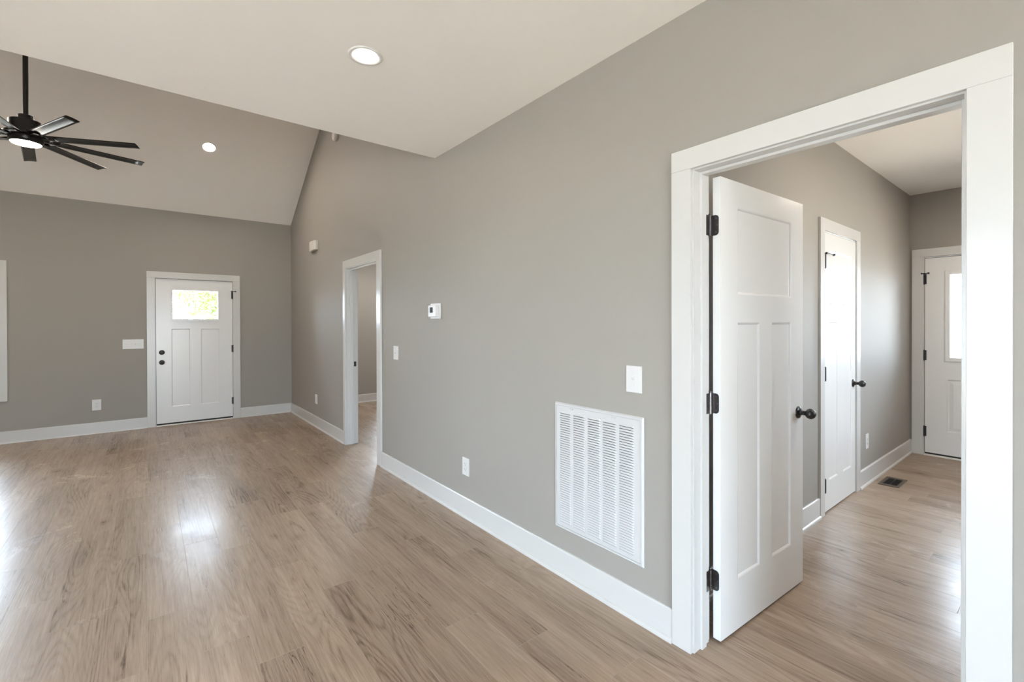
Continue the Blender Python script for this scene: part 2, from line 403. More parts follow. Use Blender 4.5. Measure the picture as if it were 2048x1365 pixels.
# ------------------------------------------------------------------ baseboards (board with eased top + shoe moulding)
BH, BTH, SH = 0.1456, 0.014, 0.012
base_prof = [(0, 0.0), (BTH+SH, 0.0), (BTH+SH, 0.004), (BTH+SH*0.93, 0.010), (BTH+SH*0.6, 0.0155), (BTH+0.002, 0.0185), (BTH, 0.019), (BTH, BH-0.007), (BTH-0.003, BH-0.002), (BTH-0.006, BH), (0, BH)]
def baseboard(name, label, face, sign, axis, runs, cut=0.010):
    """face: wall plane coordinate; sign: direction of the room; runs: (a,b) along axis"""
    o = MB()
    for a, b in runs:
        prof = [(face + sign*p, z) for p, z in base_prof]
        if axis == 'y': o.prism([(p, z) for p, z in prof], 'y', a, b)
        else:
            A = [o.bm.verts.new((a, p, z)) for p, z in prof]; B = [o.bm.verts.new((b, p, z)) for p, z in prof]
            n = len(prof)
            for i in range(n): o.bm.faces.new((A[i], A[(i+1) % n], B[(i+1) % n], B[i]))
            o.bm.faces.new(A[::-1]); o.bm.faces.new(B)
    ob = o.build(name, 'trim_paint'); tag(ob, label, 'baseboard', kind='structure'); return ob
CW = 0.0894
baseboard('baseboard_right', 'white baseboard along the long wall under the return grille', WX, -1, 'y', [(BY, 0.1275), (N1+0.006+CW, D0-0.006-0.103), (D1+0.006+0.066, FY)])
baseboard('baseboard_front', 'white baseboard along the far wall, either side of the entry door', FY, -1, 'x', [(LX, -0.0155), (1.0932, WX)])
baseboard('baseboard_left', 'white baseboard along the side wall of the living room', LX, 1, 'y', [(BY, -0.70), (1.60, FY)])
baseboard('baseboard_back', 'white baseboard along the rear wall', BY, 1, 'x', [(LX, -2.36), (1.26, WX)])
baseboard('baseboard_hall', 'white baseboard in the hall beside the closet door', HY, -1, 'x', [(WB, C0_-0.088), (C1_+0.098, HX)])
baseboard('baseboard_hall_end', 'short white baseboard beside the glazed hall door', HX, -1, 'y', [(X1_+0.098, HY)])
baseboard('baseboard_room', 'white baseboard in the room beyond the far doorway', R2Y, -1, 'x', [(WB, 5.6)])
baseboard('baseboard_room_side', 'white baseboard on the side wall of the far room', 5.6, -1, 'y', [(HY+0.11, R2Y)])
baseboard('baseboard_hall_side', 'white baseboard opposite the closet in the hall', HS, 1, 'x', [(WB, HX)])

# ------------------------------------------------------------------ casings and jambs
def casing(name, label, M, u0, u1, z1, side_l, side_r, top, depth, stop=(0.045, 0.081), t=0.018, z0=0.0, back=False, sill=False):
    """local x along the wall, local y into the wall, z up; u0..u1 = jamb faces"""
    root = empty(name, M=M); tag(root, label, 'door frame', kind='structure')
    rv = 0.006; bv = 0.0016
    def leg(a, b):
        m = MB(); m.box((a, -t, z0), (b, 0, z1+rv), bv); return m.build('casing_leg', 'trim_paint', root)
    leg(u0-rv-side_l, u0-rv); leg(u1+rv, u1+rv+side_r)
    m = MB(); m.box((u0-rv-side_l, -t, z1+rv), (u1+rv+side_r, 0, z1+rv+top), bv); m.build('casing_head', 'trim_paint', root)
    if back:
        m = MB(); m.box((u0-rv-side_l, depth, z0), (u0-rv, depth+t, z1+rv), bv); m.build('casing_leg', 'trim_paint', root)
        m = MB(); m.box((u1+rv, depth, z0), (u1+rv+side_r, depth+t, z1+rv), bv); m.build('casing_leg', 'trim_paint', root)
        m = MB(); m.box((u0-rv-side_l, depth, z1+rv), (u1+rv+side_r, depth+t, z1+rv+top), bv); m.build('casing_head', 'trim_paint', root)
    j = MB()
    j.box((u0-JT, 0, z0), (u0, depth, z1)); j.box((u1, 0, z0), (u1+JT, depth, z1)); j.box((u0-JT, 0, z1), (u1+JT, depth, z1+JT))
    jo = j.build('jamb', 'trim_paint', root)
    if stop:
        a, b = stop; st = 0.011
        s = MB(); s.box((u0, a, z0), (u0+st, b, z1), 0.0015); s.box((u1-st, a, z0), (u1, b, z1), 0.0015); s.box((u0+st, a, z1-st), (u1-st, b, z1), 0.0015)
        s.build('door_stop', 'trim_paint', root)
    return root
# local frames (x along wall, y into the wall)
# long wall: local x must give a right-handed frame with y=+X, z up -> x = -Y
ML = frame_M((WX, 0, 0), (0, -1, 0), (1, 0, 0))
trim_near = casing('trim_1', 'wide white flat casing and jamb around the open doorway nearest the camera', ML, -N1, -N0, NZ, CW, 0.0886, 0.0880, WT+0.002, back=True)
trim_far = casing('trim_2', 'white casing and jamb of the far doorway in the long wall', ML, -D1, -D0, DZ, 0.066, 0.098, 0.0880, WT+0.002, back=True)
# far wall: y=+Y -> x = +X
MF = frame_M((0, FY, 0), (1, 0, 0), (0, 1, 0))
trim_entry = casing('trim_3', 'white flat casing around the entry door', MF, E0, E1, EZ_, 0.0895, 0.0900, 0.0860, 0.15, stop=(0.05, 0.07))
MH = frame_M((0, HY, 0), (1, 0, 0), (0, 1, 0))
trim_closet = casing('trim_4', 'white casing around the narrow closet door in the hall', MH, C0_, C1_, CZ_, 0.082, 0.092, 0.085, 0.11, stop=(0.045, 0.08))
ME = frame_M((HX, 0, 0), (0, -1, 0), (1, 0, 0))
trim_end = casing('trim_5', 'white casing around the glazed door at the hall end', ME, -X1_, -X0_, XZ_, 0.092, 0.09, 0.085, 0.15, stop=(0.05, 0.07))
# strike plate in far doorway
m = MB(); yj = 5.388
m.box((WX+0.084, yj-0.0015, 0.912), (WX+0.113, yj+0.001, 0.969), 0.0008)
m.box((WX+0.091, yj-0.0018, 0.925), (WX+0.102, yj-0.0014, 0.956), m=1)
o = m.build('strike_plate', ['black_metal', 'hinge_pin_steel'], trim_far); o.matrix_parent_inverse = trim_far.matrix_world.inverted(); o['label'] = 'black latch strike plate on the jamb'

# ------------------------------------------------------------------ door leaves
def leaf_mesh(mb, w, h, t, panels, lites=(), rec=0.007, bev=0.014, raised=False):
    """face y=0 (front) and y=t (back)"""
    allp = list(panels)+list(lites)
    xs = sorted({0, w, *[p[0] for p in allp], *[p[1] for p in allp]}); zs = sorted({0, h, *[p[2] for p in allp], *[p[3] for p in allp]})
    for yy, s in ((0, 1), (t, -1)):
        for i in range(len(xs)-1):
            for j in range(len(zs)-1):
                xc, zc = (xs[i]+xs[i+1])/2, (zs[j]+zs[j+1])/2
                if any(p[0] < xc < p[1] and p[2] < zc < p[3] for p in allp): continue
                q = [(xs[i], yy, zs[j]), (xs[i+1], yy, zs[j]), (xs[i+1], yy, zs[j+1]), (xs[i], yy, zs[j+1])]
                mb.face(q if s > 0 else q[::-1])
        for a, b, c, d in panels:
            loops = [(0, 0)]
            if raised: loops += [(0.008, rec), (0.020, rec), (0.050, rec*0.15)]
            else: loops += [(bev*0.35, rec*0.25), (bev*0.8, rec), ]
            rings = [[(a+o_, yy+s*dd, c+o_), (b-o_, yy+s*dd, c+o_), (b-o_, yy+s*dd, d-o_), (a+o_, yy+s*dd, d-o_)] for o_, dd in loops]
            for A, B in zip(rings, rings[1:]):
                for k in range(4):
                    q = [A[k], A[(k+1) % 4], B[(k+1) % 4], B[k]]; mb.face(q if s > 0 else q[::-1])
            mb.face(rings[-1] if s > 0 else rings[-1][::-1])
    for a, b, c, d in lites:
        P = [(a, c), (b, c), (b, d), (a, d)]
        for k in range(4):
            p, q = P[k], P[(k+1) % 4]
            mb.face([(p[0], 0, p[1]), (p[0], t, p[1]), (q[0], t, q[1]), (q[0], 0, q[1])])
    mb.face([(0, 0, 0), (0, 0, h), (0, t, h), (0, t, 0)]); mb.face([(w, 0, 0), (w, t, 0), (w, t, h), (w, 0, h)])
    mb.face([(0, 0, 0), (0, t, 0), (w, t, 0), (w, 0, 0)]); mb.face([(0, 0, h), (w, 0, h), (w, t, h), (0, t, h)])

def panels3(w, s, lo=0.23, d=None):
    d = d or {}
    return [(s, w-s, 1.525, 1.920)] + [(s, w/2-0.058, lo, 1.397), (w/2+0.058, w-s, lo, 1.397)]

def knob(parent, x, z, y=0.0, s=-1, rose_r=0.033, ball=0.028, proj=0.062, label=None):
    """round knob on face y pointing along s*y; rose and ball as parts"""
    M = Matrix.Translation((x, y, z)) @ Matrix.Rotation(R(90 if s < 0 else -90), 4, 'X')
    k = MB(); k.lathe([(0.011, 0.0), (0.013, 0.006), (0.014, 0.016), (0.0125, 0.024), (0.009, proj-ball*1.35), (0.012, proj-ball*1.15)], 28, M)
    pr = [(0.012, proj-ball*1.15)] + [(ball*math.sin(a), proj - ball*0.92*math.cos(a)) for a in [math.pi*i/14 for i in range(2, 15)]]
    pr[-1] = (0, pr[-1][1]); k.lathe(pr, 28, M)
    ko = k.build('door_knob', 'black_metal', parent)
    r = MB(); r.lathe([(rose_r, 0), (rose_r, 0.003), (rose_r*0.93, 0.007), (rose_r*0.6, 0.0095), (0, 0.010)], 32, M)
    r.build('rose', 'black_metal', ko)
    return ko
def small_hinge(parent, x, y, z, h=0.10, r=0.0065, matn='black_metal'):
    m = MB(); m.cyl(r, (x, y, z-h/2), (x, y, z+h/2), 14); m.cyl(r*0.6, (x, y, z+h/2), (x, y, z+h/2+0.006), 12); m.cyl(r*0.6, (x, y, z-h/2-0.006), (x, y, z-h/2), 12)
    m.box((x-0.018, y+0.001, z-h/2), (x+0.018, y+0.005, z+h/2))
    return m.build('hinge', matn, parent)
def pin_stop(parent, x, y, z, dirx, arm=0.05):
    """hinge-pin door stop: small horizontal rod with rubber ends"""
    m = MB(); m.cyl(0.0045, (x-dirx*0.012, y-0.012, z), (x+dirx*arm, y-0.016, z), 12)
    m.cyl(0.009, (x+dirx*arm, y-0.016, z), (x+dirx*(arm+0.014), y-0.017, z), 14); m.cyl(0.009, (x, y-0.006, z-0.006), (x, y-0.006, z+0.006), 14); m.cyl(0.008, (x-dirx*0.024, y-0.013, z), (x-dirx*0.012, y-0.012, z), 12)
    return m.build('hinge_pin_stop', 'black_metal', parent)

# --- door_1: entry door in the far wall
d1 = empty('door_1', (E0+0.004, FY+0.004, 0.034)); tag(d1, 'white craftsman entry door with a small glass light', 'door', kind='structure')
W1 = E1-E0-0.008; H1 = 2.018
L1 = (0.179, 0.733, 1.450, 1.873)
mb = MB(); leaf_mesh(mb, W1, H1, 0.044, [(0.170, 0.388, 0.222, 1.320), (0.516, 0.742, 0.222, 1.320)], [L1]); mb.build('door_leaf', 'door_paint', d1)
fr = MB()
for a, b, c, d in ((L1[0]-0.012, L1[0]+0.008, L1[2]-0.012, L1[3]+0.012), (L1[1]-0.008, L1[1]+0.012, L1[2]-0.012, L1[3]+0.012), (L1[0]+0.008, L1[1]-0.008, L1[3]-0.008, L1[3]+0.012), (L1[0]+0.008, L1[1]-0.008, L1[2]-0.012, L1[2]+0.008)):
    fr.box((a, -0.004, c), (b, 0.048, d), 0.0012)
fr.box((L1[0]-0.030, -0.010, L1[2]-0.030), (L1[1]+0.010, 0.0, L1[2]-0.018), 0.002)
fr.build('glazing_frame', 'door_paint', d1)
g = MB(); g.box((L1[0], 0.018, L1[2]), (L1[1], 0.024, L1[3])); g.build('glass_pane', 'window_glass', d1)
knob(d1, 0.0625, 0.8515); 
dbm = MB(); Mx = Matrix.Translation((0.0625, 0, 0.991)) @ Matrix.Rotation(R(90), 4, 'X')
dbm.lathe([(0.033, 0), (0.033, 0.006), (0.029, 0.014), (0.0, 0.015)], 32, Mx); dbm.box((0.0625-0.019, -0.026, 0.986), (0.0625+0.019, -0.012, 0.996), 0.002)
dbo = dbm.build('deadbolt', 'black_metal', d1); dbo['label'] = 'black deadbolt thumb turn above the knob'
lt = MB(); lt.box((-0.006, 0.001, 0.83), (0.001, 0.03, 0.90)); lt.build('latch', 'bronze', d1)
for z in (1.814, 1.016, 0.234): small_hinge(d1, W1+0.004, -0.004, z, 0.102)
pin_stop(d1, W1+0.004, -0.014, 1.873, 1, 0.030)
def gap_shade_strip(parent, w, h, g=0.004):  # dark strips stand in for the shaded gap round the leaf
    m = MB(); m.box((-g, 0.004, 0), (0, 0.03, h+g)); m.box((w, 0.004, 0), (w+g, 0.03, h+g)); m.box((0, 0.003, h), (w, 0.03, h+g)); return m.build('gap_shade_strip', 'sweep_gap_black', parent)
gap_shade_strip(d1, W1, H1)
sw = MB(); sw.box((0.0, 0.004, -0.022), (W1, 0.04, 0.0)); sw.build('door_sweep', 'sweep_gap_black', d1)
th = MB(); th.prism([(FY-0.022, 0), (FY-0.022, 0.006), (FY-0.006, 0.013), (FY+0.15, 0.016), (FY+0.15, 0)], 'x', E0, E1)
tho = th.build('threshold', 'threshold_metal', trim_entry); tho.matrix_parent_inverse = trim_entry.matrix_world.inverted()

# --- door_2: open door of the near doorway, swung into the hall
hx, hy = 1.9525, 1.0003
dx, dy = 2.7666-hx, 0.9632-hy; ll = math.hypot(dx, dy); ux, uy = dx/ll, dy/ll
W2, H2, T2 = 0.815, 2.033, 0.035
M2 = frame_M((hx, hy, 0.012), (ux, uy, 0), (-uy, ux, 0))
d2 = empty('door_2', M=M2); tag(d2, 'white three-panel door standing open into the hall', 'door', kind='structure')
mb = MB(); leaf_mesh(mb, W2, H2, T2, [(0.142, 0.678, 1.525, 1.918), (0.142, 0.346, 0.231, 1.397), (0.467, 0.672, 0.231, 1.397)]); mb.build('door_leaf', 'door_paint', d2)
knob(d2, 0.757, 0.918, 0.0, -1, 0.0325, 0.0275, 0.060)
knob(d2, 0.757, 0.918, T2, 1, 0.0325, 0.0275, 0.060)
lp = MB(); lp.box((W2-0.0005, 0.005, 0.89), (W2+0.0015, 0.030, 0.947)); lp.build('latch_plate', 'black_metal', d2)
# butt hinges: plate on the door edge, knuckle, plate on the jamb
pinx, piny = -0.012, T2+0.006
def butt_hinge(z):
    h = 0.089
    def plate(mb, P0, u, n, w, mi=0):
        """rounded rectangle plate from P0 along u (horizontal) with height h centred z, normal n"""
        pts = []; rr = 0.015
        pts += [(0, -h/2), (w-rr, -h/2)]
        for i in range(1, 6): a = -math.pi/2 + math.pi/2*i/6; pts.append((w-rr+rr*math.cos(a), -h/2+rr+rr*math.sin(a)))
        pts += [(w, -h/2+rr), (w, h/2-rr)]
        for i in range(1, 6): a = math.pi/2*i/6; pts.append((w-rr+rr*math.cos(a), h/2-rr+rr*math.sin(a)))
        pts += [(w-rr, h/2), (0, h/2)]
        A = [mb.bm.verts.new(P0 + u*p + Vector((0, 0, z+q))) for p, q in pts]; B = [mb.bm.verts.new(P0 + u*p + Vector((0, 0, z+q)) + n*0.0022) for p, q in pts]
        k = len(pts)
        for i in range(k): mb.bm.faces.new((A[i], A[(i+1) % k], B[(i+1) % k], B[i]))
        mb.bm.faces.new(A[::-1]); mb.bm.faces.new(B)
    m = MB()
    plate(m, Vector((-0.0006, T2+0.002, 0)), Vector((0, -1, 0)), Vector((-1, 0, 0)), 0.030)          # on the door edge
    # link from plate to knuckle
    m.box((pinx, T2+0.000, z-h/2), (0.0, T2+0.003, z+h/2))
    # jamb plate: in world terms lies on the jamb face Y=N1, running back towards -X
    Minv = M2.inverted(); P = Minv @ Vector((WB+0.004, N1-0.0022, 0.012)); q = Minv @ Vector((WB+0.004-1, N1-0.0022, 0.012)); nn = Minv @ Vector((WB+0.004, N1-0.0022+1, 0.012))
    P.z = 0; q.z = 0; nn.z = 0
    plate(m, P, (q-P).normalized(), (nn-P).normalized(), 0.031)
    pp = Vector((pinx, piny, 0)); d_ = pp-P
    m.face([P+Vector((0, 0, z-h/2)), pp+Vector((0, 0, z-h/2)), pp+Vector((0, 0, z+h/2)), P+Vector((0, 0, z+h/2))])
    ho = m.build('hinge', 'hinge_steel', d2); ho['label'] = 'dark steel butt hinge with round corners'
    kn = MB(); segs = 5; g_ = 0.0008
    for i in range(segs): kn.cyl(0.0068, (pinx, piny, z-h/2+h*i/segs+g_), (pinx, piny, z-h/2+h*(i+1)/segs-g_), 18)
    kn.cyl(0.0045, (pinx, piny, z-h/2-0.003), (pinx, piny, z+h/2+0.005), 14)
    kn.lathe([(0.0045, 0), (0.007, 0.001), (0.007, 0.004), (0.0, 0.007)], 16, Matrix.Translation((pinx, piny, z+h/2+0.003)))
    kn.build('hinge_pin', 'hinge_pin_steel', ho)
    sc = MB()
    for a, b in ((0.018, 0.030), (0.024, 0.0), (0.018, -0.030)):
        sc.cyl(0.0034, (-0.0024, T2+0.002-a, z+b), (-0.0034, T2+0.002-a, z+b), 12)
    sc.build('hinge_screws', 'screw_steel', ho)
    return ho
for z in (1.823, 1.040, 0.259): butt_hinge(z)

# --- door_3: closet door
d3 = empty('door_3', (C0_+0.003, HY-0.007, 0.012)); tag(d3, 'narrow white three-panel closet door with a black knob', 'door', kind='structure')
W3, H3 = C1_-C0_-0.006, 2.060; k3 = H3/2.033
mb = MB(); s3 = 0.110
leaf_mesh(mb, W3, H3, 0.035, [(s3, W3-s3+0.012, 1.530, 1.930), (s3, 0.300, 0.218, 1.402), (0.424, W3-s3+0.012, 0.218, 1.402)]); mb.build('door_leaf', 'door_paint', d3)
knob(d3, W3-0.060, 0.900, 0.0, -1, 0.0325, 0.0275, 0.062)
for z in (1.845, 1.020, 0.200): small_hinge(d3, 0.005, -0.0085, z, 0.096, 0.0062)
pin_stop(d3, 0.005, -0.0095, 1.900, 1, 0.115)

# --- door_4: glazed exterior door at the hall end (local x runs towards -Y)
M4 = frame_M((HX+0.004, X1_-0.004, 0.030), (0, -1, 0), (1, 0, 0))
d4 = empty('door_4', M=M4); tag(d4, 'white exterior door with tall glass light at hall end', 'door', kind='structure')
W4 = X1_-X0_-0.008; H4 = 2.058
L4 = (0.1945, 0.720, 1.012, 1.874)
mb = MB(); leaf_mesh(mb, W4, H4, 0.044, [(0.172, 0.420, 0.240, 0.785), (0.495, 0.743, 0.240, 0.785)], [L4], rec=0.009, raised=True); mb.build('door_leaf', 'door_paint', d4)
fr = MB(); fw_ = 0.036
def fbox(a, b, c, d, y0=-0.012):
    fr.box((a, y0, c), (b, 0.0, d), 0.003)
a, b, c, d = L4
fbox(a-fw_, a+0.002, c-fw_, d+fw_); fbox(b-0.002, b+fw_, c-fw_, d+fw_); fbox(a, b, d-0.002, d+fw_); fbox(a, b, c-fw_, c+0.002)
fbox(a-fw_-0.008, a-fw_+0.004, c-fw_-0.008, d+fw_+0.008, -0.005); fbox(b+fw_-0.004, b+fw_+0.008, c-fw_-0.008, d+fw_+0.008, -0.005); fbox(a-fw_, b+fw_, c-fw_-0.008, c-fw_+0.004, -0.005); fbox(a-fw_, b+fw_, d+fw_-0.004, d+fw_+0.008, -0.005)
fr.build('glazing_frame', 'door_paint', d4)
g = MB(); g.box((a, 0.018, c), (b, 0.024, d)); g.build('glass_pane', 'window_glass', d4)
for z in (1.841, 1.031, 0.223): small_hinge(d4, -0.004, -0.004, z, 0.108)
pin_stop(d4, -0.004, -0.010, 1.900, 1, 0.030)
knob(d4, W4-0.062, 0.87)
gap_shade_strip(d4, W4, H4)
sw = MB(); sw.box((0.0, 0.004, -0.018), (W4, 0.04, 0.0)); sw.build('door_sweep', 'sweep_gap_black', d4)
th = MB(); th.prism([(HX-0.022, 0), (HX-0.022, 0.006), (HX-0.006, 0.013), (HX+0.15, 0.016), (HX+0.15, 0)], 'y', X0_, X1_)
tho = th.build('threshold', 'threshold_metal', trim_end); tho.matrix_parent_inverse = trim_end.matrix_world.inverted()

# ------------------------------------------------------------------ windows
def window(name, label, M, u0, u1, z0, z1, depth=0.15, cw=0.0895, mull=1):
    """local x along the wall, y into the wall"""
    root = empty(name, M=M); tag(root, label, 'window', kind='structure')
    m = MB(); t = 0.018
    m.box((u0-cw, -t, z0-cw), (u0, 0, z1+cw), 0.0015); m.box((u1, -t, z0-cw), (u1+cw, 0, z1+cw), 0.0015)
    m.box((u0, -t, z1), (u1, 0, z1+cw), 0.0015); m.box((u0, -t, z0-cw), (u1, 0, z0), 0.0015); m.build('window_casing', 'trim_paint', root)
    m = MB(); j = 0.012
    m.box((u0, 0, z0), (u0+j, depth, z1)); m.box((u1-j, 0, z0), (u1, depth, z1)); m.box((u0+j, 0, z0), (u1-j, depth, z0+j)); m.box((u0+j, 0, z1-j), (u1-j, depth, z1)); m.build('window_jamb', 'trim_paint', root)
    wq = (u1-u0-2*j)/mull
    for k in range(mull):
        a = u0+j+wq*k; b = a+wq; m = MB(); s = 0.04; y0, y1 = 0.08, 0.12
        zm = (z0+z1)/2
        m.box((a, y0, z0+j), (a+s, y1, z1-j)); m.box((b-s, y0, z0+j), (b, y1, z1-j)); m.box((a+s, y0, z0+j), (b-s, y1, z0+j+s)); m.box((a+s, y0, z1-j-s), (b-s, y1, z1-j)); m.box((a+s, y0, zm-s/2), (b-s, y1, zm+s/2))
        so = m.build('window_sash', 'trim_paint', root)
        g = MB(); g.box((a+s, 0.098, z0+j+s), (b-s, 0.102, zm-s/2)); g.box((a+s, 0.098, zm+s/2), (b-s, 0.102, z1-j-s)); g.build('glass_pane', 'window_glass', so)
    return root
window('window_1', 'white cased window beside the switch plate on the far wall', MF, -3.30, -1.405, 0.593, 2.09, mull=2)
window('window_2', 'white cased window in the room beyond the far doorway', frame_M((0, R2Y, 0), (1, 0, 0), (0, 1, 0)), 3.45, 5.15, 0.5, 2.15)
window('window_added_3', 'unseen glazed opening in the side wall, added to light the long wall', frame_M((LX, 0, 0), (0, 1, 0), (-1, 0, 0)), -0.6, 1.5, 0.04, 2.08, mull=2)  # added out of view, made full height to light the lower long wall
window('window_4', 'wide glazed patio opening in the rear wall', frame_M((0, BY, 0), (-1, 0, 0), (0, -1, 0)), -1.15, 2.25, 0.04, 2.08, mull=3, cw=0.088)

window('window_added_5', 'unseen window in the hall side wall, added to brighten the hall', frame_M((0, HS, 0), (-1, 0, 0), (0, -1, 0)), -4.7, -3.5, 1.1, 2.1, depth=0.1, mull=2)  # added out of view to bring more skylight into the hall

# ------------------------------------------------------------------ wall devices
# local frame: x right as seen facing the wall, y into wall, z up; built with face at y<0
def dev(name, loc, axis, label, cat, group=None):
    M = frame_M(loc, (0, -1, 0), (1, 0, 0)) if axis == 'x' else frame_M(loc, (1, 0, 0), (0, 1, 0))
    o = empty(name, M=M); tag(o, label, cat, group); return o
def plate(parent, w, h, t=0.006, name='cover_plate', matn='plastic_white'):
    m = MB(); m.box((-w/2, -t*0.45, -h/2), (w/2, 0, h/2)); 
    m.box((-w/2, -t, -h/2), (w/2, -t*0.45, h/2), 0.0022, seg=3)
    return m.build(name, matn, parent)
def toggle(parent, x=0.0, up_=True):
    m = MB(); t = 0.006
    m.box((x-0.0048, -t-0.0006, -0.012), (x+0.0048, -t+0.001, 0.012))
    s = 1 if up_ else -1
    A = [(-0.0042, -t, -0.004*1), (0.0042, -t, -0.004), (0.0042, -t, 0.006), (-0.0042, -t, 0.006)]
    B = [(-0.0034, -t-0.013, 0.004*s), (0.0034, -t-0.013, 0.004*s), (0.0034, -t-0.0115, 0.011*s), (-0.0034, -t-0.0115, 0.011*s)]
    if s < 0: B = [B[3], B[2], B[1], B[0]]
    A = [m.bm.verts.new((x+p[0], p[1], p[2])) for p in A]; B = [m.bm.verts.new((x+p[0], p[1], p[2])) for p in B]
    for i in range(4): m.bm.faces.new((A[i], A[(i+1) % 4], B[(i+1) % 4], B[i]))
    m.bm.faces.new(B); m.bm.faces.new(A[::-1])
    o = m.build('toggle', 'plastic_white', parent)
    return o
def screw(parent, x, z, t=0.006, r=0.0028):
    m = MB(); m.lathe([(r, 0), (r*0.8, 0.0008), (0, 0.0010)], 14, Matrix.Translation((x, -t+0.0002, z)) @ Matrix.Rotation(R(90), 4, 'X'))
    m.box((x-r*0.7, -t-0.0009, z-0.0003), (x+r*0.7, -t-0.0007, z+0.0003)); return m.build('screw', 'plastic_cream', parent)
def switch(loc, axis, label, gangs=(True,), w=None, h=0.127):
    o = dev('light_switch', loc, axis, label, 'light switch')
    n = len(gangs); w = w or 0.0875+0.046*(n-1)
    pl = plate(o, w, h)
    for i, g_ in enumerate(gangs):
        x = (i-(n-1)/2)*0.046
        toggle(o, x, g_); screw(o, x, 0.030); screw(o, x, -0.030)
    return o
def outlet(loc, axis, label, w=0.085, h=0.127):
    o = dev('wall_outlet', loc, axis, label, 'power outlet')
    plate(o, w, h)
    for z in (0.0195, -0.0195):
        m = MB(); t = 0.006; pr = []
        for i in range(28):
            a = 2*math.pi*i/28; x = 0.0172*math.cos(a); zz = 0.0172*math.sin(a); pr.append((x, max(-0.0142, min(0.0142, zz))+z))
        A = [m.bm.verts.new((p, -t+0.001, q)) for p, q in pr]; B = [m.bm.verts.new((p*0.98, -t-0.0018, z+(q-z)*0.98)) for p, q in pr]
        for i in range(28): m.bm.faces.new((A[i], A[(i+1) % 28], B[(i+1) % 28], B[i]))
        m.bm.faces.new(B)
        for xx, hh in ((-0.0063, 0.0042), (0.0063, 0.0034)): m.box((xx-0.0011, -t-0.0021, z+0.002-hh+0.001), (xx+0.0011, -t-0.0016, z+0.002+hh+0.001), m=1)
        m.box((-0.0022, -t-0.0021, z-0.0105), (0.0022, -t-0.0016, z-0.0065), m=1)
        m.build('receptacle', ['plastic_white', 'dark_void'], o)
    screw(o, 0, 0); return o
switch((WX, 1.3470, 1.1400), 'x', 'white single toggle switch above the return air grille')
switch((WX, 4.0200, 1.1400), 'x', 'white single toggle switch beside the far doorway, below the thermostat', (False,), w=0.10)
switch((-0.1590, FY, 1.1500), 'y', 'wide white four-gang switch plate beside the entry door', (True, False, True, False), w=0.220, h=0.128)
outlet((WX, 2.8260, 0.3660), 'x', 'white wall outlet low on the long wall, between grille and far doorway')
outlet((WX, 6.6200, 0.3800), 'x', 'white wall outlet low on the long wall beyond the far doorway', w=0.095)
outlet((-0.5300, FY, 0.3700), 'y', 'white wall outlet low on the far wall, between window and entry door', w=0.088, h=0.140)
outlet((4.9300, HY, 0.3680), 'y', 'white wall outlet in the hall beside the closet door', w=0.078, h=0.128)

# thermostat
o = dev('thermostat', (WX, 3.2600, 1.5100), 'x', 'white wall thermostat with a small dark display', 'thermostat')
m = MB(); m.box((-0.079, -0.010, -0.062), (0.079, 0, 0.062), 0.004, seg=3); m.build('back_plate', 'plastic_white', o)
m = MB(); m.box((-0.066, -0.038, -0.046), (0.056, -0.010, 0.046), 0.004, seg=3); m.build('body', 'plastic_white', o)
m = MB(); m.box((-0.036, -0.0386, -0.013), (0.012, -0.0376, 0.030)); m.build('display', 'lcd', o)['label'] = 'dark display window'
for x, z in ((0.026, 0.016), (0.026, -0.004), (-0.052, 0.016), (-0.052, -0.004)):
    m = MB(); m.box((x-0.005, -0.0395, z-0.004), (x+0.005, -0.0375, z+0.004), 0.001); m.build('button', 'plastic_cream', o)

# door chime
o = dev('door_chime', (WX, 6.6650, 2.4900), 'x', 'white door chime box high on the gable wall', 'door chime')
m = MB(); prof = []
for i in range(13):
    a = math.pi*i/12; prof.append((-0.150*math.cos(a), -0.022-0.030*math.sin(a)))
prof = [(-0.150, 0)]+prof+[(0.150, 0)]
m.prism(prof, 'z', -0.062, 0.062, smooth=False); m.build('cover', 'plastic_cream', o)
m = MB(); m.box((-0.155, -0.006, -0.066), (0.155, 0, 0.066), 0.002); m.build('back_plate', 'plastic_cream', o)

# smoke alarm high on gable wall
o = dev('smoke_detector', (WX, 5.700, 3.700), 'x', 'white round smoke detector high on the gable wall', 'smoke detector')
m = MB(); Mx = Matrix.Rotation(R(90), 4, 'X')
m.lathe([(0.062, 0), (0.066, 0.006), (0.066, 0.012)], 36, Mx); m.build('mounting_ring', 'plastic_cream', o)
m = MB(); m.lathe([(0.060, 0.012), (0.064, 0.018), (0.060, 0.036), (0.045, 0.046), (0.02, 0.050), (0, 0.050)], 36, Mx); m.build('alarm_body', 'plastic_cream', o)

# return air grille
o = dev('return_air_grille', (WX, 1.5880, 0.6130), 'x', 'large white louvred return air grille in the long wall', 'air grille')
GW, GH = 0.592, 0.704
def ring(mb, wo, ho, wi, hi, y0, y1, bv=0.001):
    mb.box((-wo/2, y0, -ho/2), (-wi/2, y1, ho/2), bv); mb.box((wi/2, y0, -ho/2), (wo/2, y1, ho/2), bv)
    mb.box((-wi/2, y0, hi/2), (wi/2, y1, ho/2), bv); mb.box((-wi/2, y0, -ho/2), (wi/2, y1, -hi/2), bv)
m = MB()
